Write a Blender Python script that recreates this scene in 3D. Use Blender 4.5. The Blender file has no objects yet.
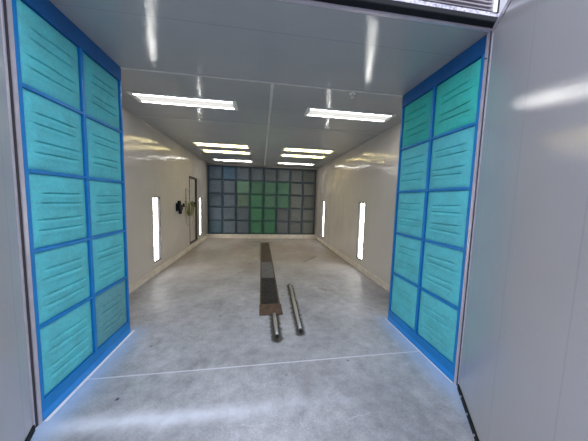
import bpy, bmesh, math, random
from mathutils import Vector, Matrix
random.seed(7)
SC = bpy.context.scene
STANDIN_SKY_HOR, STANDIN_SKY_ZEN = 0.5, 3.1
COL = SC.collection
PI = math.pi

# ------------------------------------------------------------------ dimensions
H = 2.74                    # ceiling height
XL, XR = -1.99, 2.165       # side walls of the booth
PL, PR = -1.388, 1.616      # faces of the filter frames beside the doorway
Y0, Y1 = 1.60, 2.60         # filter frames run from Y0 to Y1
YB = 8.83                   # back wall
YD = 1.55                   # door hinge line
CX = 0.10                   # booth centre line

# ------------------------------------------------------------------ materials
def newmat(name):
    m = bpy.data.materials.new(name); m.use_nodes = True
    nt = m.node_tree
    return m, nt, nt.nodes['Principled BSDF']

def N(nt, typ, **kw):
    n = nt.nodes.new(typ)
    for k, v in kw.items():
        if k in n.inputs: n.inputs[k].default_value = v
        else: setattr(n, k, v)
    return n

def ramp(nt, src, stops):
    r = nt.nodes.new('ShaderNodeValToRGB')
    el = r.color_ramp.elements
    while len(el) < len(stops): el.new(0.5)
    for e, (p, c) in zip(el, stops):
        e.position = p
        e.color = (c[0], c[1], c[2], 1) if hasattr(c, '__len__') else (c, c, c, 1)
    nt.links.new(src, r.inputs[0])
    return r.outputs[0]

def mixc(nt, fac, a, b, mode='MIX'):
    n = nt.nodes.new('ShaderNodeMix'); n.data_type = 'RGBA'; n.blend_type = mode
    for sock, v in ((n.inputs[0], fac), (n.inputs[6], a), (n.inputs[7], b)):
        if hasattr(v, 'is_linked') or hasattr(v, 'links'): nt.links.new(v, sock)
        elif hasattr(v, '__len__'): sock.default_value = (v[0], v[1], v[2], 1)
        else: sock.default_value = v
    return n.outputs[2]

def pos(nt, scale=(1, 1, 1), loc=(0, 0, 0), kind='Object'):
    t = nt.nodes.new('ShaderNodeTexCoord'); mp = nt.nodes.new('ShaderNodeMapping')
    mp.inputs['Scale'].default_value = scale; mp.inputs['Location'].default_value = loc
    nt.links.new(t.outputs[kind], mp.inputs[0])
    return mp.outputs[0]

def noise(nt, vec, scale, detail=4, rough=0.55, dist=0.0):
    n = N(nt, 'ShaderNodeTexNoise', Scale=scale, Detail=detail, Roughness=rough, Distortion=dist)
    nt.links.new(vec, n.inputs['Vector'])
    return n.outputs[0]

def math_(nt, op, a, b=None, c=None, clamp=False):
    n = nt.nodes.new('ShaderNodeMath'); n.operation = op; n.use_clamp = clamp
    for i, v in enumerate((a, b, c)):
        if v is None: continue
        if hasattr(v, 'links'): nt.links.new(v, n.inputs[i])
        else: n.inputs[i].default_value = v
    return n.outputs[0]

def bump(nt, bs, h, strength=0.3, dist=0.01, prev=None):
    b = N(nt, 'ShaderNodeBump', Strength=strength, Distance=dist)
    nt.links.new(h, b.inputs['Height'])
    if prev is not None: nt.links.new(prev, b.inputs['Normal'])
    nt.links.new(b.outputs[0], bs.inputs['Normal'])
    return b.outputs[0]

def simple(name, col, rough=0.5, metal=0.0, spec=0.5, var=0.08, nscale=8, bmp=0.0):
    m, nt, bs = newmat(name)
    v = noise(nt, pos(nt), nscale)
    c = ramp(nt, v, [(0.3, [x * (1 - var) for x in col]), (0.7, [min(1, x * (1 + var)) for x in col])])
    nt.links.new(c, bs.inputs['Base Color'])
    bs.inputs['Roughness'].default_value = rough
    bs.inputs['Metallic'].default_value = metal
    bs.inputs['Specular IOR Level'].default_value = spec
    if bmp: bump(nt, bs, noise(nt, pos(nt), 60), bmp, 0.002)
    return m

def seam_mask(nt, sep_out, period, off, width):
    """1 on thin lines every `period` along a coordinate"""
    a = math_(nt, 'ADD', sep_out, off)
    f = math_(nt, 'FRACT', math_(nt, 'DIVIDE', a, period))
    d = math_(nt, 'ABSOLUTE', math_(nt, 'SUBTRACT', f, 0.5))
    return math_(nt, 'GREATER_THAN', d, 0.5 - width / period / 2)

def painted_panel(name, col, rough, axis, period, off, wave=0.35, speckle=0.15, seamdark=0.6, spec=0.5, coat=0.0, dust=(0.5,0.5,0.5), dustf=0.15, peel=0.0):
    m, nt, bs = newmat(name)
    P = pos(nt)
    sep = nt.nodes.new('ShaderNodeSeparateXYZ'); nt.links.new(P, sep.inputs[0])
    big = noise(nt, P, 0.9, 3)
    c = ramp(nt, big, [(0.3, [x * 0.94 for x in col]), (0.7, [min(1, x * 1.05) for x in col])])
    sp = ramp(nt, noise(nt, P, 45, 5, 0.7), [(0.45, 0.0), (0.75, 1.0)])
    c = mixc(nt, math_(nt, 'MULTIPLY', sp, dustf), c, dust)
    seam = seam_mask(nt, sep.outputs[axis], period, off, 0.008)
    c = mixc(nt, math_(nt, 'MULTIPLY', seam, 1 - seamdark), c, (0.05, 0.05, 0.05))
    nt.links.new(c, bs.inputs['Base Color'])
    r = ramp(nt, noise(nt, P, 18, 6, 0.7), [(0.3, rough * 0.8), (0.75, rough * 1.35)])
    nt.links.new(r, bs.inputs['Roughness'])
    bs.inputs['Specular IOR Level'].default_value = spec
    bs.inputs['Coat Weight'].default_value = coat
    bs.inputs['Coat Roughness'].default_value = rough * 0.8
    b1 = bump(nt, bs, noise(nt, P, 1.6, 1, 0.4), wave, 0.05)
    b2 = bump(nt, bs, noise(nt, P, 110, 3, 0.6), speckle, 0.001 * 4, b1)
    if peel: b2 = bump(nt, bs, noise(nt, P, 22, 3, 0.6, 0.5), peel, 0.02, b2)
    hs = math_(nt, 'MULTIPLY', seam, -1.0)
    bump(nt, bs, hs, 0.5, 0.004, b2)
    return m

M = {}
M['ceiling'] = painted_panel('ceiling_paint', (0.36, 0.375, 0.395), 0.035, 1, 1.48, -1.12+0.74, wave=0.22, speckle=0.06, peel=0.05, seamdark=0.8, spec=0.6)
M['wall'] = painted_panel('wall_paint', (0.57, 0.535, 0.50), 0.055, 1, 1.22, 0.2, wave=0.5, speckle=0.10, peel=0.03, seamdark=0.8, spec=0.6)
M['wall_back'] = simple('back_wall_paint', (0.50, 0.46, 0.41), 0.35)
M['door_paint'] = painted_panel('door_paint', (0.40, 0.40, 0.43), 0.17, 0, 0.62, 0.1, wave=0.06, speckle=0.35, seamdark=0.88, spec=0.6, dustf=0.12)
M['trim'] = simple('pale_trim', (0.52, 0.52, 0.52), 0.3)
M['kerb'] = simple('kerb_paint', (0.62, 0.57, 0.50), 0.45, var=0.15)
M['jamb'] = simple('jamb_metal', (0.55, 0.52, 0.60), 0.35, 0.3)
M['gap'] = simple('dark_seal', (0.035, 0.03, 0.035), 0.5)
M['black'] = simple('black_rubber', (0.010, 0.012, 0.015), 0.7, spec=0.2)
M['darkframe'] = simple('dark_brown_frame', (0.05, 0.035, 0.03), 0.45)
M['blue'] = simple('blue_tape', (0.002, 0.20, 0.55), 0.42, var=0.12, nscale=5)
M['blue_dark'] = simple('top_band_blue', (0.002, 0.10, 0.33), 0.42, var=0.12, nscale=5)  # darker blue, top band only
M['blue_line'] = simple('blue_tape_edge', (0.01, 0.26, 0.70), 0.4)
M['white'] = simple('white_enamel', (0.80, 0.80, 0.78), 0.3, var=0.02)
M['white_strip'] = simple('white_strip', (0.85, 0.88, 0.92), 0.5, var=0.03)
M['bolt'] = simple('bolt_metal', (0.6, 0.6, 0.62), 0.3, 0.9)
M['rust'] = simple('rusty_plate', (0.10, 0.060, 0.038), 0.6, 0.2, var=0.35, nscale=14, bmp=0.4)
M['rust_dark'] = simple('rusty_angle', (0.10, 0.06, 0.04), 0.6, 0.2, var=0.3, nscale=12)
M['grate'] = simple('dirty_grate', (0.045, 0.042, 0.040), 0.6, 0.3, var=0.4, nscale=20, bmp=0.4)
M['grate_brown'] = simple('brown_grate', (0.10, 0.078, 0.060), 0.6, 0.1, var=0.35, nscale=15, bmp=0.4)
M['grate_grey'] = simple('grey_grate', (0.17, 0.17, 0.175), 0.55, 0.1, var=0.2, nscale=15, bmp=0.3)
M['pit'] = simple('pit_floor', (0.03, 0.027, 0.025), 0.8)
M['hose_green'] = simple('green_hose', (0.17, 0.20, 0.06), 0.45, var=0.2)
M['hose_pale'] = simple('pale_hose', (0.40, 0.38, 0.28), 0.5)
M['pipe_grey'] = simple('grey_pipe', (0.32, 0.30, 0.28), 0.35, 0.7)
M['steel'] = simple('polished_steel', (0.50, 0.49, 0.475), 0.36, 1.0, var=0.06, nscale=30)
M['soot'] = simple('dark_pipe_end', (0.03, 0.03, 0.03), 0.5, 0.4)

# galvanised sheet with spangle
m, nt, bs = newmat('galvanised_sheet')
v = N(nt, 'ShaderNodeTexVoronoi', Scale=70.0); nt.links.new(pos(nt), v.inputs['Vector'])
nt.links.new(ramp(nt, v.outputs['Color'], [(0.15, (0.22, 0.21, 0.28)), (0.6, (0.55, 0.53, 0.60))]), bs.inputs['Base Color'])
bs.inputs['Metallic'].default_value = 0.35; bs.inputs['Roughness'].default_value = 0.45
M['galv'] = m
M['louvre'] = simple('white_louvre', (0.62, 0.58, 0.61), 0.5, var=0.04)

# concrete floor
m, nt, bs = newmat('concrete_floor')
P = pos(nt)
sep = nt.nodes.new('ShaderNodeSeparateXYZ'); nt.links.new(P, sep.inputs[0])
n1 = noise(nt, P, 1.1, 6, 0.6, 0.3); n2 = noise(nt, P, 9, 6, 0.7); n3 = noise(nt, P, 70, 3, 0.6)
c = ramp(nt, n1, [(0.30, (0.23, 0.235, 0.26)), (0.5, (0.35, 0.36, 0.39)), (0.72, (0.47, 0.48, 0.52))])
c = mixc(nt, 0.7, c, ramp(nt, n2, [(0.3, (0.33, 0.33, 0.33)), (0.7, (0.68, 0.68, 0.68))]), 'OVERLAY')
c = mixc(nt, 0.6, c, ramp(nt, n3, [(0.3, (0.38, 0.38, 0.38)), (0.7, (0.62, 0.62, 0.62))]), 'OVERLAY')
# patchy brown tone, stronger deeper in the booth
nb = noise(nt, pos(nt, (1.0, 0.45, 1)), 1.7, 6, 0.65)
deep = N(nt, 'ShaderNodeMapRange'); deep.interpolation_type = 'SMOOTHSTEP'
deep.inputs[1].default_value = 2.6; deep.inputs[2].default_value = 6.5
nt.links.new(sep.outputs[1], deep.inputs[0])
g = math_(nt, 'MULTIPLY', ramp(nt, nb, [(0.3, 0.35), (0.65, 1.0)]), deep.outputs[0])
c = mixc(nt, math_(nt, 'MULTIPLY', g, 0.85), c, (0.27, 0.215, 0.16))
# dark blotches
nd = ramp(nt, noise(nt, pos(nt, (1.0, 0.6, 1), (3, 1, 0)), 2.3, 7, 0.75), [(0.58, 0.0), (0.72, 1.0)])
c = mixc(nt, math_(nt, 'MULTIPLY', nd, 0.5), c, (0.08, 0.075, 0.075))
# small dark specks
vo = N(nt, 'ShaderNodeTexVoronoi', Scale=3.2); nt.links.new(P, vo.inputs['Vector'])
c = mixc(nt, math_(nt, 'MULTIPLY', ramp(nt, vo.outputs['Distance'], [(0.03, 1.0), (0.06, 0.0)]), 0.6), c, (0.05, 0.05, 0.05))
def gauss(sock, mu, sig):
    d = math_(nt, 'DIVIDE', math_(nt, 'SUBTRACT', sock, mu), sig)
    return math_(nt, 'POWER', 2.718, math_(nt, 'MULTIPLY', math_(nt, 'MULTIPLY', d, d), -1.0))
# pale band along the door threshold
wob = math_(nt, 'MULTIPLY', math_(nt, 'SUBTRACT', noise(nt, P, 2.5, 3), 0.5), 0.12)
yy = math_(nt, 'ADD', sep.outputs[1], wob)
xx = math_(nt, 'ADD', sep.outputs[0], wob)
th = math_(nt, 'MULTIPLY', gauss(yy, 1.535, 0.06), math_(nt, 'ADD', math_(nt, 'MULTIPLY', gauss(sep.outputs[0], -0.85, 0.9), 0.85), 0.05))
th = math_(nt, 'MULTIPLY', th, ramp(nt, n2, [(0.2, 0.55), (0.6, 1.0)]))
c = mixc(nt, th, c, (0.72, 0.76, 0.85))
for mu in (PL + 0.03, PR - 0.03):  # blue reflection of the filter frames painted into the floor colour
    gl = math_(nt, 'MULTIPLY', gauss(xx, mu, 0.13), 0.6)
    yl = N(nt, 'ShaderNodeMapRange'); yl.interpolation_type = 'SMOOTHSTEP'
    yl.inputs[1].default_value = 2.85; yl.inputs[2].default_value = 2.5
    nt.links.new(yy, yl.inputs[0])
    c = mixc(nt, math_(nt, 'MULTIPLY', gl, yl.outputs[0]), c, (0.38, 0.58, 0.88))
# thin pale line across the slab and scratches
line = math_(nt, 'LESS_THAN', math_(nt, 'ABSOLUTE', math_(nt, 'SUBTRACT', math_(nt, 'SUBTRACT', sep.outputs[1], math_(nt, 'MULTIPLY', sep.outputs[0], 0.018)), 1.97)), 0.007)
c = mixc(nt, math_(nt, 'MULTIPLY', line, 0.75), c, (0.68, 0.70, 0.76))
wob2 = math_(nt, 'MULTIPLY', math_(nt, 'SUBTRACT', noise(nt, P, 16, 4), 0.5), 0.07)
wob3 = math_(nt, 'MULTIPLY', math_(nt, 'SUBTRACT', noise(nt, pos(nt, loc=(5, 3, 0)), 16, 4), 0.5), 0.07)
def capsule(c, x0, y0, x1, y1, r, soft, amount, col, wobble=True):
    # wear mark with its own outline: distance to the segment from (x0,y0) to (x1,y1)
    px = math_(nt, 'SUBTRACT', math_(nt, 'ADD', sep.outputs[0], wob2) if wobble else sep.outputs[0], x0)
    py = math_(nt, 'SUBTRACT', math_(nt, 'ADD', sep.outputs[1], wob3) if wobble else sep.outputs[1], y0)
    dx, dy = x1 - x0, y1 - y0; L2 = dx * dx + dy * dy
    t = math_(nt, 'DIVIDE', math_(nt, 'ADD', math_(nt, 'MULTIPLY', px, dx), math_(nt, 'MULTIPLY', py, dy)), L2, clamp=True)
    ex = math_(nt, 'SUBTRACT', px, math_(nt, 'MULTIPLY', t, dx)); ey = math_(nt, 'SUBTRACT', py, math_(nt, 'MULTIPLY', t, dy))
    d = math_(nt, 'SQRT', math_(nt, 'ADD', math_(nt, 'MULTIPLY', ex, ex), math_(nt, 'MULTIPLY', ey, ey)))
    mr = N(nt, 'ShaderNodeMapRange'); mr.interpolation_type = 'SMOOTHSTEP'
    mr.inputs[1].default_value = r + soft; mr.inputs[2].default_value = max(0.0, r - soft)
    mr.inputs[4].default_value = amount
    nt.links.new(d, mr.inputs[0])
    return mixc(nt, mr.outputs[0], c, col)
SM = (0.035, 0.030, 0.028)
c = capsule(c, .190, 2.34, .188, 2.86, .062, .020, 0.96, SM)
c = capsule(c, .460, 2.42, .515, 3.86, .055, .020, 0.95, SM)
c = capsule(c, -.24, 8.05, .33, 7.92, .06, .03, 0.8, SM)
c = capsule(c, -.01, 7.8, -.01, 5.6, .015, .02, 0.5, SM)
c = capsule(c, 1.05, 5.4, 1.45, 5.9, .03, .03, 0.45, SM)
c = capsule(c, -1.02, 1.72, -1.02, 1.722, .012, .006, 0.9, (0.02, 0.02, 0.02), False)
c = capsule(c, .62, 1.38, .78, 1.41, .003, .004, 0.25, (0.7, 0.72, 0.8))
c = capsule(c, .28, 1.50, .30, 1.34, .002, .003, 0.25, (0.7, 0.72, 0.8))
c = capsule(c, -.12, 1.42, .04, 1.40, .003, .004, 0.25, (0.7, 0.72, 0.8))
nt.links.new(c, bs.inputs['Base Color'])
nt.links.new(ramp(nt, n2, [(0.3, 0.42), (0.7, 0.62)]), bs.inputs['Roughness'])
bs.inputs['Specular IOR Level'].default_value = 0.5
b1 = bump(nt, bs, n1, 0.12, 0.02)
bump(nt, bs, n3, 0.25, 0.002, b1)
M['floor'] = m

# filter pads: fibrous fleece tinted per object
def fleece(name, fiber, dirt, rough=0.85, trans=0.0):
    m, nt, bs = newmat(name)
    oi = nt.nodes.new('ShaderNodeObjectInfo')
    P = pos(nt)
    vadd = nt.nodes.new('ShaderNodeVectorMath'); vadd.operation = 'ADD'
    nt.links.new(P, vadd.inputs[0])
    cmb = nt.nodes.new('ShaderNodeCombineXYZ')
    nt.links.new(math_(nt, 'MULTIPLY', oi.outputs['Random'], 37.0), cmb.inputs[0])
    nt.links.new(cmb.outputs[0], vadd.inputs[1])
    V = vadd.outputs[0]
    f = noise(nt, V, fiber, 6, 0.75, 0.6)
    c = mixc(nt, 0.5, oi.outputs['Color'], ramp(nt, f, [(0.25, (0.28, 0.28, 0.28)), (0.75, (0.72, 0.72, 0.72))]), 'OVERLAY')
    d = ramp(nt, noise(nt, V, 5.5, 6, 0.7), [(0.42, 0.0), (0.75, 1.0)])
    c = mixc(nt, math_(nt, 'MULTIPLY', d, dirt), c, (0.10, 0.16, 0.17))
    nt.links.new(c, bs.inputs['Base Color'])
    bs.inputs['Roughness'].default_value = rough
    bs.inputs['Specular IOR Level'].default_value = 0.2
    b1 = bump(nt, bs, f, 0.35, 0.004)
    bump(nt, bs, noise(nt, V, 12, 4), 0.3, 0.012, b1)
    return m
M['pad'] = fleece('teal_filter_fleece', 55, 0.30)
M['pad_back'] = fleece('exhaust_filter_fleece', 22, 0.55)

# lamp diffusers: two tubes glow through the cover
def diffuser(name, col, lo, hi, period_axis, w, off):
    m, nt, bs = newmat(name)
    sep = nt.nodes.new('ShaderNodeSeparateXYZ'); nt.links.new(pos(nt), sep.inputs[0])
    a = math_(nt, 'ABSOLUTE', sep.outputs[period_axis])
    d = math_(nt, 'DIVIDE', math_(nt, 'SUBTRACT', a, off), w)
    g = math_(nt, 'POWER', 2.718, math_(nt, 'MULTIPLY', math_(nt, 'MULTIPLY', d, d), -1.0))
    s = math_(nt, 'ADD', math_(nt, 'MULTIPLY', g, hi - lo), lo)
    nt.links.new(s, bs.inputs['Emission Strength'])
    bs.inputs['Emission Color'].default_value = (*col, 1)
    bs.inputs['Base Color'].default_value = (0.35, 0.35, 0.35, 1)
    bs.inputs['Roughness'].default_value = 0.3
    return m
M['lamp_white'] = diffuser('white_lamp_diffuser', (1.0, 0.985, 0.95), 0.55, 44.0, 1, 0.009, 0.106)
M['lamp_warm'] = diffuser('warm_lamp_diffuser', (1.0, 0.84, 0.40), 0.95, 34.0, 1, 0.008, 0.106)
M['lamp_wall'] = diffuser('wall_lamp_diffuser', (1.0, 0.98, 0.93), 0.9, 30.0, 1, 0.020, 0.065)

# ------------------------------------------------------------------ mesh helpers
def box(bm, x0, x1, y0, y1, z0, z1):
    vs = [bm.verts.new((x, y, z)) for x in (x0, x1) for y in (y0, y1) for z in (z0, z1)]
    for f in ((0, 1, 3, 2), (4, 6, 7, 5), (0, 4, 5, 1), (2, 3, 7, 6), (0, 2, 6, 4), (1, 5, 7, 3)):
        bm.faces.new([vs[i] for i in f])
    return bm

def bx(*dims):
    bm = bmesh.new()
    for d in dims: box(bm, *d)
    return bm

def tube(bm, pts, r, seg=10, closed=False):
    pts = [Vector(p) for p in pts]; rings = []
    n = len(pts)
    up = Vector((0, 0, 1)); prev = None
    for i, p in enumerate(pts):
        a = pts[(i - 1) % n] if (closed or i > 0) else p
        b = pts[(i + 1) % n] if (closed or i < n - 1) else p
        t = (b - a).normalized()
        if prev is None:
            ref = up if abs(t.dot(up)) < 0.9 else Vector((1, 0, 0))
            u = t.cross(ref).normalized()
        else:
            u = (prev - t * prev.dot(t)).normalized()
        prev = u
        w = t.cross(u)
        rr = r[i] if hasattr(r, '__len__') else r
        rings.append([bm.verts.new(p + (u * math.cos(2 * PI * k / seg) + w * math.sin(2 * PI * k / seg)) * rr) for k in range(seg)])
    for i in range(n if closed else n - 1):
        A, B = rings[i], rings[(i + 1) % n]
        for k in range(seg):
            bm.faces.new((A[k], A[(k + 1) % seg], B[(k + 1) % seg], B[k]))
    if not closed:
        bm.faces.new(rings[0][::-1]); bm.faces.new(rings[-1])
    return bm

def obj(name, bm, mat, parent=None, smooth=False, bevel=0.0, loc=None):
    bmesh.ops.recalc_face_normals(bm, faces=bm.faces)
    me = bpy.data.meshes.new(name); bm.to_mesh(me); bm.free()
    me.materials.append(mat)
    if smooth:
        for p in me.polygons: p.use_smooth = True
    o = bpy.data.objects.new(name, me); COL.objects.link(o)
    if parent: o.parent = parent
    if loc: o.location = loc
    if bevel:
        b = o.modifiers.new('bevel', 'BEVEL'); b.width = bevel; b.segments = 2; b.limit_method = 'ANGLE'
    return o

def tag(o, label, cat, group=None):
    o['label'] = label; o['category'] = cat
    if group: o['group'] = group
    return o

def thing(name, label, cat, loc=(0, 0, 0), rot=(0, 0, 0), group=None):
    o = bpy.data.objects.new(name, None); COL.objects.link(o)
    o.location = loc; o.rotation_euler = rot; o.empty_display_size = 0.1
    return tag(o, label, cat, group)

def struct(name, bm, mat, **k):
    o = obj(name, bm, mat, **k); o['kind'] = 'structure'; return o

def dup(root, loc, rot, label, group=None):
    r = root.copy(); COL.objects.link(r); r.location = loc; r.rotation_euler = rot
    r['label'] = label
    if group: r['group'] = group
    for ch in list(root.children):
        c = ch.copy(); COL.objects.link(c); c.parent = r
        for g in ch.children:
            d = g.copy(); COL.objects.link(d); d.parent = c
    return r

def slab_with_holes(a0, a1, b0, b1, t0, t1, holes, axes):
    """slab in the a/b plane, thickness t0..t1, rectangular holes (a0,a1,b0,b1).
    axes maps (a,b,t) to a 3-D point."""
    bm = bmesh.new()
    A = sorted({a0, a1, *[h[0] for h in holes], *[h[1] for h in holes]})
    B = sorted({b0, b1, *[h[2] for h in holes], *[h[3] for h in holes]})
    vm = {}
    def v(a, b, t):
        k = (a, b, t)
        if k not in vm: vm[k] = bm.verts.new(axes(a, b, t))
        return vm[k]
    def solid(i, j):
        if i < 0 or j < 0 or i >= len(A) - 1 or j >= len(B) - 1: return False
        ca, cb = (A[i] + A[i + 1]) / 2, (B[j] + B[j + 1]) / 2
        return not any(h[0] < ca < h[1] and h[2] < cb < h[3] for h in holes)
    for i in range(len(A) - 1):
        for j in range(len(B) - 1):
            if not solid(i, j): continue
            for t in (t0, t1):
                bm.faces.new((v(A[i], B[j], t), v(A[i + 1], B[j], t), v(A[i + 1], B[j + 1], t), v(A[i], B[j + 1], t)))
            for (di, dj, p, q) in ((-1, 0, (A[i], B[j]), (A[i], B[j + 1])), (1, 0, (A[i + 1], B[j]), (A[i + 1], B[j + 1])),
                                   (0, -1, (A[i], B[j]), (A[i + 1], B[j])), (0, 1, (A[i], B[j + 1]), (A[i + 1], B[j + 1]))):
                if not solid(i + di, j + dj):
                    bm.faces.new((v(*p, t0), v(*q, t0), v(*q, t1), v(*p, t1)))
    return bm

# ------------------------------------------------------------------ setting
TX0, TX1, TY0, TY1 = 0.0, 0.29, 2.87, 7.85        # trench opening
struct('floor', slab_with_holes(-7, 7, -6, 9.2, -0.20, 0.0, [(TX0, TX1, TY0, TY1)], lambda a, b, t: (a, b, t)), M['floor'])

LW, LD = 1.26, 0.28                                # ceiling fixture opening
lamps = []                                         # (x, y, warm)
for y, warm, dx in ((3.33, 0, 0.03), (5.82, 1, 0), (6.58, 1, 0), (7.98, 0, 0)):
    lamps.append((CX - 1.045 - dx * 1.5, y, warm)); lamps.append((CX + 1.055 + dx * 3, y, warm))
holes = [(round(x - LW / 2, 4), round(x + LW / 2, 4), round(y - LD / 2, 4), round(y + LD / 2, 4)) for x, y, w in lamps]
# unify hole rows so grid cells stay clean
struct('ceiling', slab_with_holes(XL - 0.12, XR + 0.12, Y0 - 0.02, YB + 0.12, H, H + 0.10, holes, lambda a, b, t: (a, b, t)), M['ceiling'])

WZ0, WZ1, WW = 0.22, 1.48, 0.32                    # wall lamp opening
wl_left = [4.74, 7.97]; wl_right = [4.75, 7.83]
DY0, DY1, DZ0, DZ1 = 6.80, 7.56, 0.15, 2.08        # personnel door
def side_holes(ys): return [(round(y - WW / 2, 4), round(y + WW / 2, 4), WZ0, WZ1) for y in ys]
bmL = slab_with_holes(Y1 + 0.012, YB + 0.10, 0, H, XL - 0.10, XL, side_holes(wl_left) + [(DY0, DY1, DZ0, DZ1)], lambda a, b, t: (t, a, b))
box(bmL, XL - 0.10, PL - 0.047, Y0 - 0.01, Y1 + 0.012, 0, H)
struct('wall_left', bmL, M['wall'])
bmR = slab_with_holes(Y1 + 0.012, YB + 0.10, 0, H, XR, XR + 0.10, side_holes(wl_right), lambda a, b, t: (t, a, b))
box(bmR, PR + 0.047, XR + 0.10, Y0 - 0.01, Y1 + 0.012, 0, H)
struct('wall_right', bmR, M['wall'])
struct('wall_back', bx((XL, XR, YB, YB + 0.10, 0, H)), M['wall_back'])
struct('baseboard_left', bx((XL, XL + 0.035, Y1 + 0.02, YB - 0.10, 0, 0.075), (XL, XL + 0.012, Y1 + 0.02, YB - 0.10, 0.075, 0.11)), M['kerb'], bevel=0.004)
struct('baseboard_right', bx((XR - 0.035, XR, Y1 + 0.02, YB - 0.10, 0, 0.075), (XR - 0.012, XR, Y1 + 0.02, YB - 0.10, 0.075, 0.11)), M['kerb'], bevel=0.004)
struct('baseboard_back', bx((XL, XR, YB - 0.10, YB, 0, 0.15)), M['kerb'], bevel=0.006)
# ceiling seam covers
struct('trim_1', bx((PL - 0.03, PR + 0.03, 2.60, 2.625, H - 0.006, H)), M['trim'])
struct('trim_2', bx((CX - 0.018, CX + 0.018, 2.625, YB, H - 0.006, H)), M['trim'])
cov = bx((XL, CX - 0.018, 4.07, 4.085, H - 0.003, H), (CX + 0.018, XR, 4.07, 4.085, H - 0.003, H))
struct('trim_3', cov, simple('grey_trim', (0.30, 0.30, 0.30), 0.3))
# corner angles wall / ceiling
struct('trim_4', bx((XL, XL + 0.012, Y1 + 0.02, YB, H - 0.02, H)), M['wall'])
struct('trim_5', bx((XR - 0.012, XR, Y1 + 0.02, YB, H - 0.02, H)), M['wall'])

# ------------------------------------------------------------------ doorway: jambs, header, outside face
def jamb(name, x, s):
    # s=+1 : right side, opening is at smaller x
    bm = bx((min(x, x + s * 0.05), max(x, x + s * 0.05), Y0 - 0.035, Y0 - 0.012, 0, H))
    o = struct(name, bm, M['jamb'])
    g = obj('door_seal', bx((min(x + s * 0.006, x + s * 0.05), max(x + s * 0.006, x + s * 0.05), Y0 - 0.055, Y0 - 0.035, 0, H)), M['gap'], o)
    return o
jr = jamb('trim_6', PR, 1)
jl = jamb('trim_7', PL, -1)
bt = bmesh.new()
tube(bt, [(PR + 0.002, Y0 - 0.024, 2.56), (PR - 0.006, Y0 - 0.024, 2.56)], 0.006, 8)
obj('screw', bt, M['gap'], jr)

struct('trim_8', bx((PL - 0.06, PR + 0.05, Y0 - 0.045, Y0 - 0.025, H - 0.002, H + 0.014)), M['jamb'])
struct('trim_9', bx((PL - 0.10, PR + 0.06, Y0 - 0.095, Y0 - 0.022, H + 0.014, H + 0.055)), M['black'], bevel=0.008)
struct('trim_10', bx((PL - 0.60, PR + 0.60, Y0 - 0.075, Y0 - 0.022, H + 0.055, H + 0.092)), M['galv'])
wf = bx((XL - 1.0, XR + 1.0, Y0 - 0.022, Y0 - 0.010, H + 0.0145, H + 0.9), (XL - 1.0, PL - 0.06, Y0 - 0.022, Y0 - 0.010, 0, H + 0.0145), (PR + 0.06, XR + 1.0, Y0 - 0.022, Y0 - 0.010, 0, H + 0.0145))
struct('wall_front', wf, M['door_paint'])
lv = thing('louvre_panel', 'white horizontal louvre panel above the doorway header', 'louvre', ((0.1), Y0 - 0.05, H + 0.092))
bm = bmesh.new()
for k in range(16):
    z = 0.012 + k * 0.026
    vs = [(-1.55, 0.0, z + 0.018), (-1.55, -0.030, z), (-1.55, -0.026, z - 0.004), (-1.55, 0.004, z + 0.014)]
    A = [bm.verts.new(v) for v in vs]; B = [bm.verts.new((-v[0] - 0.075, v[1], v[2])) for v in vs]
    for i in range(4): bm.faces.new((A[i], A[(i + 1) % 4], B[(i + 1) % 4], B[i]))
    bm.faces.new(A[::-1]); bm.faces.new(B)
obj('slats', bm, M['louvre'], lv)
obj('backing', bx((-1.55, 1.475, 0.006, 0.027, 0, 0.43)), simple('backing_grey', (0.35, 0.32, 0.36), 0.6), lv)  # plain grey sheet behind the slats
obj('end_frame', bx((1.475, 1.505, -0.034, 0.027, 0, 0.44)), M['white'], lv)
obj('end_seal', bx((1.505, 1.525, -0.030, 0.027, 0, 0.44)), M['black'], lv)

# ------------------------------------------------------------------ outward-swung door leaves
def leaf(name, hinge, ang, s, width, n):
    # leaf built along local -y from the hinge; inner (visible) face on local -s side
    e = bpy.data.objects.new(name, None); COL.objects.link(e); e.location = (hinge[0], hinge[1], 0)
    e.rotation_euler = (0, 0, ang); e['kind'] = 'structure'
    def X(a, b): return (min(s * a, s * b), max(s * a, s * b))
    p = bx((*X(0.0, 0.045), -width, -0.018, 0.045, H - 0.030))
    obj('door_panel', p, M['door_paint2'], e, bevel=0.003)
    obj('edge_trim', bx((*X(-0.004, 0.045), -0.018, 0.0, 0.02, H - 0.002)), M['jamb'], e)
    obj('top_trim', bx((*X(-0.004, 0.045), -width, -0.018, H - 0.030, H + 0.004)), M['jamb'], e)
    sw = obj('bottom_sweep', bx((*X(-0.008, 0.040), -width, -0.018, 0.004, 0.045)), M['black'], e)
    bm = bmesh.new()
    for k in range(int(width / 0.16)):
        y = -0.13 - k * 0.16
        tube(bm, [(s * -0.008, y, 0.026), (s * -0.013, y, 0.026)], 0.007, 8)
    obj('screws', bm, M['bolt'], sw)
    return e
M['door_paint2'] = painted_panel('door_leaf_paint', (0.42, 0.41, 0.43), 0.05, 1, 0.49, 0.12, wave=0.04, speckle=0.12, peel=0.02, seamdark=0.90, spec=0.6, dustf=0.12)
leaf('door_1', (PR - 0.006, Y0 - 0.060), -math.radians(31.5), 1, 1.45, 1)
leaf('door_2', (PL - 0.004, Y0 - 0.060), math.radians(23.5), -1, 1.45, 2)

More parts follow.
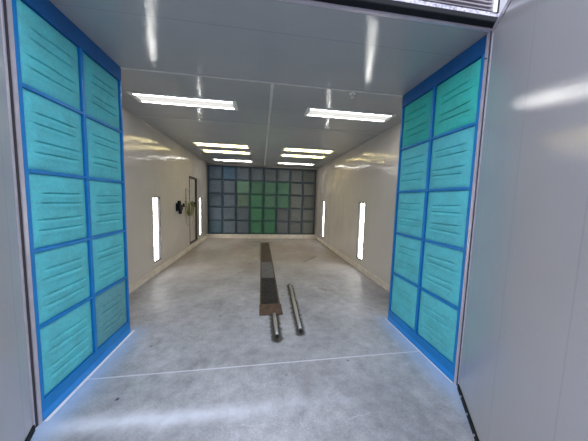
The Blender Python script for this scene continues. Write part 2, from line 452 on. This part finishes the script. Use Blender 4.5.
# ------------------------------------------------------------------ filter pads
def pad_bm(w, h, depth, nx, nz, seed, creases=True, wr=0.0):
    rnd = random.Random(seed); bm = bmesh.new()
    cr = []
    for c in (0.27, 0.40, 0.63, 0.76):
        cr.append((c + rnd.uniform(-.012, .012), rnd.uniform(.14, .22), rnd.uniform(.78, .86), rnd.uniform(-.02, .02)))
    ph = [rnd.uniform(0, 6) for _ in range(6)]
    rows = []
    for j in range(nz + 1):
        v = j / nz; row = []
        for i in range(nx + 1):
            u = i / nx
            pil = (1 - abs(2 * u - 1) ** 5) * (1 - abs(2 * v - 1) ** 7)
            d = depth * (0.25 + 0.75 * max(0, pil) ** 0.6)
            d += 0.0035 * math.sin(3 * u * PI + ph[0]) * math.sin(4 * v * PI + ph[1]) * pil
            if creases:
                for (c, u0, u1, sl) in cr:
                    cc = 1 - (c + sl * (u - .5))
                    e = 1 / (1 + math.exp(-(u - u0) * 60)) / (1 + math.exp((u - u1) * 60))
                    t = (v - cc) * h
                    d -= 0.016 * math.exp(-(t / 0.0048) ** 2) * e          # sewn crease
                    d += 0.004 * math.exp(-((t + 0.022) / 0.016) ** 2) * e
            if wr: d += wr * math.sin(v * 38 + 5 * math.sin(u * 4 + ph[2]) + ph[3]) * pil * 0.5
            row.append(bm.verts.new(((u - .5) * w, -d, (v - .5) * h)))
        rows.append(row)
    for j in range(nz):
        for i in range(nx):
            bm.faces.new((rows[j][i], rows[j][i + 1], rows[j + 1][i + 1], rows[j + 1][i]))
    # closed back
    back = [[bm.verts.new((r[i].co.x, 0.004, r[i].co.z)) for i in (0, -1)] for r in (rows[0], rows[-1])]
    edge = rows[0] + [r[-1] for r in rows[1:]] + rows[-1][::-1][1:] + [r[0] for r in rows[::-1][1:-1]]
    be = []
    for vv in edge:
        be.append(bm.verts.new((vv.co.x, 0.004, vv.co.z)))
    for k in range(len(edge)):
        bm.faces.new((edge[k], edge[(k + 1) % len(edge)], be[(k + 1) % len(edge)], be[k]))
    bm.faces.new(be)
    for r in back:
        for x in r: bm.verts.remove(x)
    return bm

def mesh_of(bm, mat, name):
    bmesh.ops.recalc_face_normals(bm, faces=bm.faces)
    me = bpy.data.meshes.new(name); bm.to_mesh(me); bm.free(); me.materials.append(mat)
    for p in me.polygons: p.use_smooth = True
    return me

CW, CH = 0.466, 0.480
colsY = [(1.615, 2.083), (2.111, 2.585)]
rowsZ = [0.13 + 0.496 * k for k in range(6)]
intake = [mesh_of(pad_bm(CW + 0.004, CH - 0.004, 0.026, 28, 170, s), M['pad'], 'intake_filter') for s in (1, 2, 3, 4)]
RN = ['bottom', 'fourth', 'third', 'second', 'top']
first = None
def pad(name, me, loc, rz, col, label, group, cat='filter pad'):
    global first
    if first is None or first.data is not me:
        o = bpy.data.objects.new(name, me)
    else:
        o = first.copy()
    COL.objects.link(o); first = o
    o.location = loc; o.rotation_euler = (0, 0, rz); o.color = (*col, 1)
    return tag(o, label, cat, group)

TEAL = (0.12, 0.57, 0.64)
def frame(name, x, s, label, side, tints):
    """blue taped filter frame; s=+1 faces +x (left frame), s=-1 faces -x (right frame)"""
    t = thing(name, label, 'filter frame', (x, (Y0 + Y1) / 2, 0))
    def X(a, b): return (min(s * a, s * b), max(s * a, s * b))
    y0, y1 = Y0 - 0.008 - 2.10, Y1 + 0.008 - 2.10
    obj('back_sheet', bx((*X(-0.044, -0.030), y0, y1, 0, H - 0.004)), M['white'], t)
    obj('top_band', bx((*X(-0.030, 0.0), y0, y1, rowsZ[5] - 0.006, H - 0.004)), M['blue_dark'], t, bevel=0.002)
    obj('bottom_band', bx((*X(-0.030, 0.0), y0, y1, 0.0, rowsZ[0] + 0.006)), M['blue'], t, bevel=0.002)
    obj('tape_strip', bx((*X(0.0, 0.0015), y0, y1, 0.012, 0.060)), M['blue_line'], t)
    z0, z1 = rowsZ[0] + 0.006, rowsZ[5] - 0.006
    for (a, b) in ((y0, colsY[0][0] - 2.10), (colsY[0][1] - 2.10, colsY[1][0] - 2.10), (colsY[1][1] - 2.10, y1)):
        obj('stile', bx((*X(-0.030, 0.0), a, b, z0, z1)), M['blue'], t, bevel=0.002)
    for k in range(1, 5):
        for (c0, c1) in colsY:
            obj('rail', bx((*X(-0.030, -0.001), c0 - 2.10, c1 - 2.10, rowsZ[k] - 0.011, rowsZ[k] + 0.011)), M['blue'], t, bevel=0.002)
    if s > 0:
        obj('edge_bead', bx((*X(-0.030, -0.006), y1, y1 + 0.006, 0.0, H - 0.004)), M['white'], t)
    else:
        obj('edge_bead', bx((*X(-0.030, -0.006), y1, y1 + 0.006, 0.0, H - 0.004)), M['white'], t)
    for r in range(5):
        for c in range(2):
            zc = (rowsZ[r] + rowsZ[r + 1]) / 2; yc = sum(colsY[c]) / 2
            col, look = tints.get((r, c), (TEAL, 'teal'))
            colname = 'doorway side' if c == 0 else 'booth side'
            h = (CH if r not in () else CH)
            k = (r * 2 + c + (0 if s > 0 else 1)) % 4
            pad('intake_filter', intake[k], (x - s * 0.027, yc, zc), PI / 2 if s > 0 else -PI / 2, col,
                f'{look} quilted filter pad in the {side} blue frame, {RN[r]} row, {colname}',
                'teal intake filter pads in the blue frames')
    return t
frame('filter_rack', PL, 1, 'tall blue taped filter frame on the left of the doorway holding ten teal pads', 'left',
      {(0, 1): ((0.14, 0.38, 0.42), 'dirty grey-teal'), (4, 1): ((0.10, 0.50, 0.56), 'darker teal'),
       (4, 0): ((0.12, 0.58, 0.64), 'teal'), (1, 1): ((0.12, 0.56, 0.63), 'teal')})
frame('filter_rack', PR, -1, 'tall blue taped filter frame on the right of the doorway holding ten teal pads', 'right',
      {(4, 1): ((0.04, 0.46, 0.42), 'dark green-teal'), (4, 0): ((0.06, 0.58, 0.52), 'green-teal')})
for nm, x0, x1, lab in (('white_strip', PL + 0.004, PL + 0.026, 'white strip on the floor along the foot of the left blue frame'),
                        ('white_strip', PR - 0.014, PR - 0.003, 'thin white strip on the floor along the foot of the right blue frame')):
    tag(obj(nm, bx((x0, x1, Y0 - 0.01, Y1 + 0.05, 0.0, 0.0015)), M['white_strip']), lab, 'tape')  # flat white strip along the foot of each frame

# ------------------------------------------------------------------ exhaust filter bank on the back wall
BX0, BX1, BZ0, BZ1 = -1.925, 2.075, 0.165, 2.655
CWb = (BX1 - BX0) / 8; CHb = (BZ1 - BZ0) / 5
grid = thing('filter_grid', 'dark blue grid frame on the back wall holding forty square filters', 'filter frame', (0, YB, 0))
M['navy'] = simple('navy_grid', (0.02, 0.05, 0.09), 0.6, var=0.3)
for i in range(9):
    x = BX0 + i * CWb; w = 0.012
    obj('upright', bx((x - w, x + w, -0.055, -0.002, BZ0 - 0.012, BZ1 + 0.012)), M['navy'], grid)
for j in range(6):
    z = BZ0 + j * CHb
    for i in range(8):
        x = BX0 + i * CWb
        obj('crossbar', bx((x + 0.012, x + CWb - 0.012, -0.052, -0.002, z - 0.011, z + 0.011)), M['navy'], grid)
exh = [mesh_of(pad_bm(CWb - 0.026, CHb - 0.024, 0.030, 14, 30, s, creases=False, wr=0.006), M['pad_back'], 'exhaust_filter') for s in (11, 12, 13)]
G1, G2, G3 = (0.075, 0.17, 0.11), (0.05, 0.17, 0.09), (0.115, 0.21, 0.15)
green = {(1, 2): G3, (1, 3): G1, (1, 4): G1, (1, 5): G1, (2, 2): (0.11, 0.17, 0.13), (2, 3): G2, (2, 4): G1, (2, 5): G1,
         (3, 3): G2, (3, 4): G2, (4, 3): G2, (4, 4): G2}
ROWN = ['top', 'second', 'third', 'fourth', 'bottom']
CN = ['first', 'second', 'third', 'fourth', 'fifth', 'sixth', 'seventh', 'eighth']
rb = random.Random(5)
for r in range(5):
    for c in range(8):
        f = c / 7
        base = [a * (1 - f) + b * f for a, b in zip((0.095, 0.125, 0.17), (0.125, 0.125, 0.115))]
        look = 'blue-grey' if c < 3 else ('smoky grey' if c > 5 else 'slate grey')
        if (r, c) == (0, 1): base = [0.065, 0.115, 0.19]; look = 'bluer'
        if (r, c) == (4, 0): base = [0.085, 0.14, 0.185]; look = 'pale blue'
        if (r, c) in green:
            base = green[(r, c)]; look = 'green'
            if (r, c) == (2, 2): look = 'faintly green'
            if (r, c) == (1, 2): look = 'pale green'
        k = rb.uniform(0.88, 1.12)
        base = [b * k for b in base]
        x = BX0 + (c + .5) * CWb; z = BZ1 - (r + .5) * CHb
        pad('exhaust_filter', exh[(r + 2 * c) % 3], (x, YB - 0.008, z), 0, base,
            f'{look} square filter on the back wall, {ROWN[r]} row, {CN[c]} column from the left',
            'square exhaust filters on the back wall')

# ------------------------------------------------------------------ ceiling lights
def ceiling_light(warm):
    t = thing('ceiling_light', 'x', 'light', (0, 0, H))
    w, d = LW / 2, LD / 2
    fr = bx((-w - .018, w + .018, -d - .018, -d + .012, -.010, .001), (-w - .018, w + .018, d - .012, d + .018, -.010, .001),
            (-w - .018, -w + .035, -d + .012, d - .012, -.010, .001), (w - .035, w + .018, -d + .012, d - .012, -.010, .001))
    obj('frame', fr, M['white'], t, bevel=0.003)
    obj('diffuser', bx((-w + .002, w - .002, -d + .013, d - .013, -0.006, 0.004)), M['lamp_warm' if warm else 'lamp_white'], t)
    obj('housing', bx((-w + .002, w - .002, -d + .002, d - .002, 0.030, 0.090)), M['white'], t)
    return t
protos = {0: ceiling_light(0), 1: ceiling_light(1)}; used = set()
place = {0: 'nearest the doorway', 1: 'second from the doorway', 2: 'third from the doorway', 3: 'farthest from the doorway, next to the back wall'}
for i, (x, y, w) in enumerate(lamps):
    side = 'left' if i % 2 == 0 else 'right'
    lab = f"{'warm yellowish' if w else 'white'} recessed ceiling light on the {side}, {place[i // 2]}"
    if w not in used:
        used.add(w); o = protos[w]; o.location = (x, y, H); o['label'] = lab; o['group'] = 'recessed ceiling lights'
    else:
        dup(protos[w], (x, y, H), (0, 0, 0), lab, 'recessed ceiling lights')

# ------------------------------------------------------------------ wall lights
def wall_light():
    # local: faces +x, length along z, origin at the bottom centre
    t = thing('wall_light', 'x', 'light')
    h = WZ1 - WZ0; w = WW / 2
    fr = bx((-.032, .006, -w + .001, -w + .024, .001, h - .001), (-.032, .006, w - .024, w - .001, .001, h - .001),
            (-.032, .006, -w + .024, w - .024, .001, .024), (-.032, .006, -w + .024, w - .024, h - .026, h - .001))
    obj('frame', fr, M['gap'], t)
    obj('diffuser', bx((-.040, -.024, -w + .017, w - .017, .019, h - .019)), M['lamp_wall'], t)
    obj('bezel', bx((.0, .007, -w - .014, -w, -.012, h + .012), (.0, .007, w, w + .014, -.012, h + .012),
                    (.0, .007, -w, w, -.012, 0), (.0, .007, -w, w, h, h + .012)), M['wall'], t)
    return t
wl = wall_light(); k = 0
for ys, x, rz, side in ((wl_left, XL, 0, 'left'), (wl_right, XR, PI, 'right')):
    for j, y in enumerate(ys):
        lab = f"tall narrow white light in the {side} wall, {'nearer the doorway' if j == 0 else 'near the back wall'}"
        if k == 0: wl.location = (x, y, WZ0); wl['label'] = lab; wl['group'] = 'tall wall lights'
        else: dup(wl, (x, y, WZ0), (0, 0, rz), lab, 'tall wall lights')
        k += 1

# ------------------------------------------------------------------ personnel door in the left wall
d3 = bpy.data.objects.new('door_3', None); COL.objects.link(d3); d3['kind'] = 'structure'; d3.location = (XL, 0, 0)
obj('door_panel', bx((-.075, -.040, DY0 + .03, DY1 - .03, DZ0 + .02, DZ1 - .03)), M['wall'], d3, bevel=0.003)
obj('door_frame', bx((-.085, .008, DY0 + .002, DY0 + .028, DZ0 + .002, DZ1 - .002), (-.085, .010, DY1 - .055, DY1 - .002, DZ0 + .002, DZ1 - .002),
                     (-.085, .010, DY0 + .028, DY1 - .034, DZ1 - .050, DZ1 - .002), (-.085, .012, DY0 + .028, DY1 - .034, DZ0 + .002, DZ0 + .034)), M['darkframe'], d3)
obj('latch', bx((-.040, -.012, DY0 + .06, DY0 + .085, 1.00, 1.12)), M['gap'], d3, bevel=0.004)

# air regulator
ar = thing('air_regulator', 'black compressed air regulator on the left wall beside the green hose', 'regulator', (XL, 5.86, 1.17))
ar.scale = (1.25, 1.3, 1.3)
obj('body', bx((.012, .085, -.10, .06, .0, .10)), M['black'], ar, bevel=0.012)
b = bmesh.new(); tube(b, [(.05, -.04, .10), (.05, -.04, .175)], [.035, .028], 14); obj('cap', b, M['black'], ar, smooth=False)
b = bmesh.new(); tube(b, [(.05, .0, .0), (.05, .0, -.06), (.05, 0, -.075)], [.032, .030, .015], 14); obj('bowl', b, M['black'], ar)
b = bmesh.new(); tube(b, [(.05, .06, .06), (.05, .20, .075)], .014, 10); tube(b, [(.05, .20, .05), (.05, .20, .12)], .018, 10); obj('outlet', b, M['black'], ar)
obj('bracket', bx((0, .012, -.08, .05, -.02, .13)), M['black'], ar)
# pipe drop
pd = thing('air_pipe', 'thin grey air pipe with short arms on the left wall above the hose', 'pipe', (XL, 6.42, 1.05))
b = bmesh.new(); tube(b, [(.03, 0, 0), (.03, 0, .66)], .011, 8); obj('riser', b, M['pipe_grey'], pd)
b = bmesh.new(); tube(b, [(.03, 0, .65), (.03, .34, .66)], .011, 8); obj('arm', b, M['pipe_grey'], pd)
b = bmesh.new(); tube(b, [(.03, 0, .44), (.03, .30, .45)], .011, 8); obj('arm', b, M['pipe_grey'], pd)
obj('clip', bx((0, .03, -.015, .015, .30, .33)), M['pipe_grey'], pd)
# hoses hanging on the wall
def coil(name, y, z, ry, rz, turns, r, mat, label, seed, x0, hook=False):
    rnd = random.Random(seed)
    t = thing(name, label, 'hose', (XL, y, z))
    b = bmesh.new(); pts = []
    n = int(turns * 26)
    for i in range(n):
        a = i / 26 * 2 * PI + PI / 2; kk = i / n
        q = 1 + 0.22 * math.sin(kk * 17 + seed) - 0.1 * math.sin(a * .5) 
        pts.append((x0 + 0.055 * kk + 0.008 * math.sin(a * 2.3), ry * q * math.cos(a) + 0.02 * math.sin(kk * 9), -rz + rz * (1 if math.sin(a) > 0 else q * 1.02) * math.sin(a) + 0.0))
    tube(b, pts, r, 8)
    obj('coil', b, mat, t, smooth=True)
    if hook:
        h = bmesh.new(); tube(h, [(0, 0, 0.0), (.11, 0, 0.0), (.125, 0, .03)], .010, 8); obj('hook', h, M['gap'], t)
    return t
coil('hose', 6.66, 1.36, 0.23, 0.17, 6, 0.014, M['hose_green'], 'green air hose coiled on a hook on the left wall beside the side door', 3, 0.040, True)
coil('hose', 6.62, 1.38, 0.30, 0.30, 1.96, 0.009, M['hose_pale'], 'thin pale hose hanging in a long loop behind the green coil', 1, 0.024)
coil('hose', 7.00, 1.34, 0.05, 0.06, 3, 0.016, M['black'], 'small black hose end beside the green coil on the left wall', 2, 0.030)

# ------------------------------------------------------------------ trench with grates
tr = bpy.data.objects.new('trim_11', None); COL.objects.link(tr); tr['kind'] = 'structure'
obj('trench_liner', bx((TX0 + .001, TX1 - .001, TY0 + .001, TY1 - .001, -.19, -.17)), M['pit'], tr)
obj('edge_angle', bx((TX0 + .001, TX0 + .018, TY0 + .001, TY1 - .001, -.05, .004)), M['rust_dark'], tr)
obj('edge_angle', bx((TX1 - .022, TX1 - .001, TY0 + .001, TY1 - .001, -.05, .004)), M['rust_dark'], tr)
def grate(y0, y1, mat, label, bars=True):
    t = thing('floor_grate', label, 'grate', ((TX0 + TX1) / 2, (y0 + y1) / 2, -.028), group='grates over the floor trench')
    hw = (TX1 - TX0) / 2 - .024; L = (y1 - y0) / 2 - .004
    b = bx((-hw, -hw + .008, -L, L, 0, .028), (hw - .008, hw, -L, L, 0, .028))
    for i in range(1, 7):
        x = -hw + 2 * hw * i / 7
        box(b, x - .003, x + .003, -L, L, 0, .027)
    obj('bearing_bars', b, mat, t)
    n = max(3, int((y1 - y0) / .055)); b = bmesh.new()
    for i in range(n + 1):
        y = -L + .012 + (2 * L - .024) * i / n
        box(b, -hw + .008, hw - .008, y - .012, y + .012, .018, .030)
    obj('cross_bars', b, mat, t)
    # dusty sheet of dirt caught beneath
    obj('dirt_layer', bx((-hw + .008, hw - .008, -L, L, -.004, .004)), mat, t)
    return t
grate(3.16, 4.28, M['grate'], 'dark steel floor grate directly behind the rusty end plate')
grate(4.28, 5.40, M['grate_grey'], 'lighter grey floor grate in the middle of the trench')
grate(5.40, 6.60, M['grate_brown'], 'brown floor grate beyond the lighter grey one')
grate(6.60, 7.84, M['grate_brown'], 'brownish floor grate at the far end of the trench')
tag(obj('end_plate', bx((-.004, .300, 2.85, 3.155, .0045, .012)), M['rust'], bevel=0.002), 'rusty brown steel plate covering the near end of the floor trench', 'plate')

def steel_pipe(p0, p1, r, label, collars):
    t = thing('steel_pipe', label, 'pipe', ((p0[0] + p1[0]) / 2, (p0[1] + p1[1]) / 2, 0))
    c = Vector(t.location)
    a = Vector((*p0, r + .002)) - c; b_ = Vector((*p1, r + .002)) - c
    d = (b_ - a)
    b = bmesh.new(); tube(b, [a + d * .02, b_ - d * .02], r, 20); obj('shaft', b, M['steel'], t, smooth=True)
    for e0, e1 in ((a, a + d * .02), (b_ - d * .02, b_)):
        b = bmesh.new(); tube(b, [e0, e1], r * 1.0, 20); obj('end_cap', b, M['soot'], t)
    if collars:
        b = bmesh.new()
        for k in range(9):
            q = a + d * (.10 + .09 * k); tube(b, [q, q + d * .012], r * 1.06, 20)
        obj('thread', b, M['steel'], t)
    return t
steel_pipe((.192, 2.35), (.187, 2.845), .021, 'short threaded steel pipe on the floor in front of the rusty plate', True)
steel_pipe((.462, 2.42), (.512, 3.84), .021, 'long polished steel pipe lying on the floor right of the trench', False)

# small sprinkler heads under the ceiling
def head(x, y, label):
    t = thing('sprinkler_head', label, 'sprinkler', (x, y, H), group='sprinkler heads on the ceiling')
    b = bmesh.new(); tube(b, [(0, 0, .002), (0, 0, -.006)], .035, 18); obj('escutcheon', b, M['white'], t)
    b = bmesh.new(); tube(b, [(0, 0, -.006), (0, 0, -.03)], .011, 10); tube(b, [(0, 0, -.045), (0, 0, -.048)], .018, 12)
    tube(b, [(.010, 0, -.03), (.014, 0, -.038), (.0, 0, -.046)], .003, 6); tube(b, [(-.010, 0, -.03), (-.014, 0, -.038), (.0, 0, -.046)], .003, 6)
    obj('nozzle', b, M['bolt'], t)
head(-0.97, 3.90, 'small sprinkler head on the ceiling behind the nearest left light')
head(1.03, 2.68, 'small sprinkler head on the ceiling in front of the nearest right light')

# ------------------------------------------------------------------ world, camera, view
w = bpy.data.worlds.new('daylight'); SC.world = w; w.use_nodes = True
bg = w.node_tree.nodes['Background']
wt = w.node_tree
tc = wt.nodes.new('ShaderNodeTexCoord'); sz = wt.nodes.new('ShaderNodeSeparateXYZ')
wt.links.new(tc.outputs['Generated'], sz.inputs[0])
# sky gradient standing in for overhead shop lights, brighter towards the zenith
wt.links.new(math_(wt, 'ADD', math_(wt, 'MULTIPLY', math_(wt, 'POWER', math_(wt, 'MAXIMUM', sz.outputs[2], 0.0), 0.8), STANDIN_SKY_ZEN), STANDIN_SKY_HOR), bg.inputs[1])
bg.inputs[0].default_value = (0.83, 0.87, 1.0, 1)

cam = bpy.data.cameras.new('camera'); co = bpy.data.objects.new('camera', cam); COL.objects.link(co)
cam.sensor_width = 36; cam.lens = 230.14 / 588 * 36; cam.clip_start = 0.02
y, p, r = (math.radians(v) for v in (8.185, -5.052, 1.625))
fw = Vector((math.sin(y) * math.cos(p), math.cos(y) * math.cos(p), math.sin(p)))
rt = Vector((math.cos(y), -math.sin(y), 0)); up = rt.cross(fw)
rt2 = rt * math.cos(r) + up * math.sin(r); up2 = -rt * math.sin(r) + up * math.cos(r)
mt = Matrix((rt2, up2, -fw)).transposed().to_4x4(); mt.translation = (0, 0, 1.486)
co.matrix_world = mt
SC.camera = co
SC.view_settings.view_transform = 'Standard'; SC.view_settings.look = 'None'
SC.view_settings.gamma = 1; SC.view_settings.use_curve_mapping = False
SC.view_settings.exposure = 0.35
SC.cycles.max_bounces = 8; SC.cycles.diffuse_bounces = 5; SC.cycles.glossy_bounces = 5
SC.cycles.sample_clamp_indirect = 6
SC.cycles.use_denoising = True
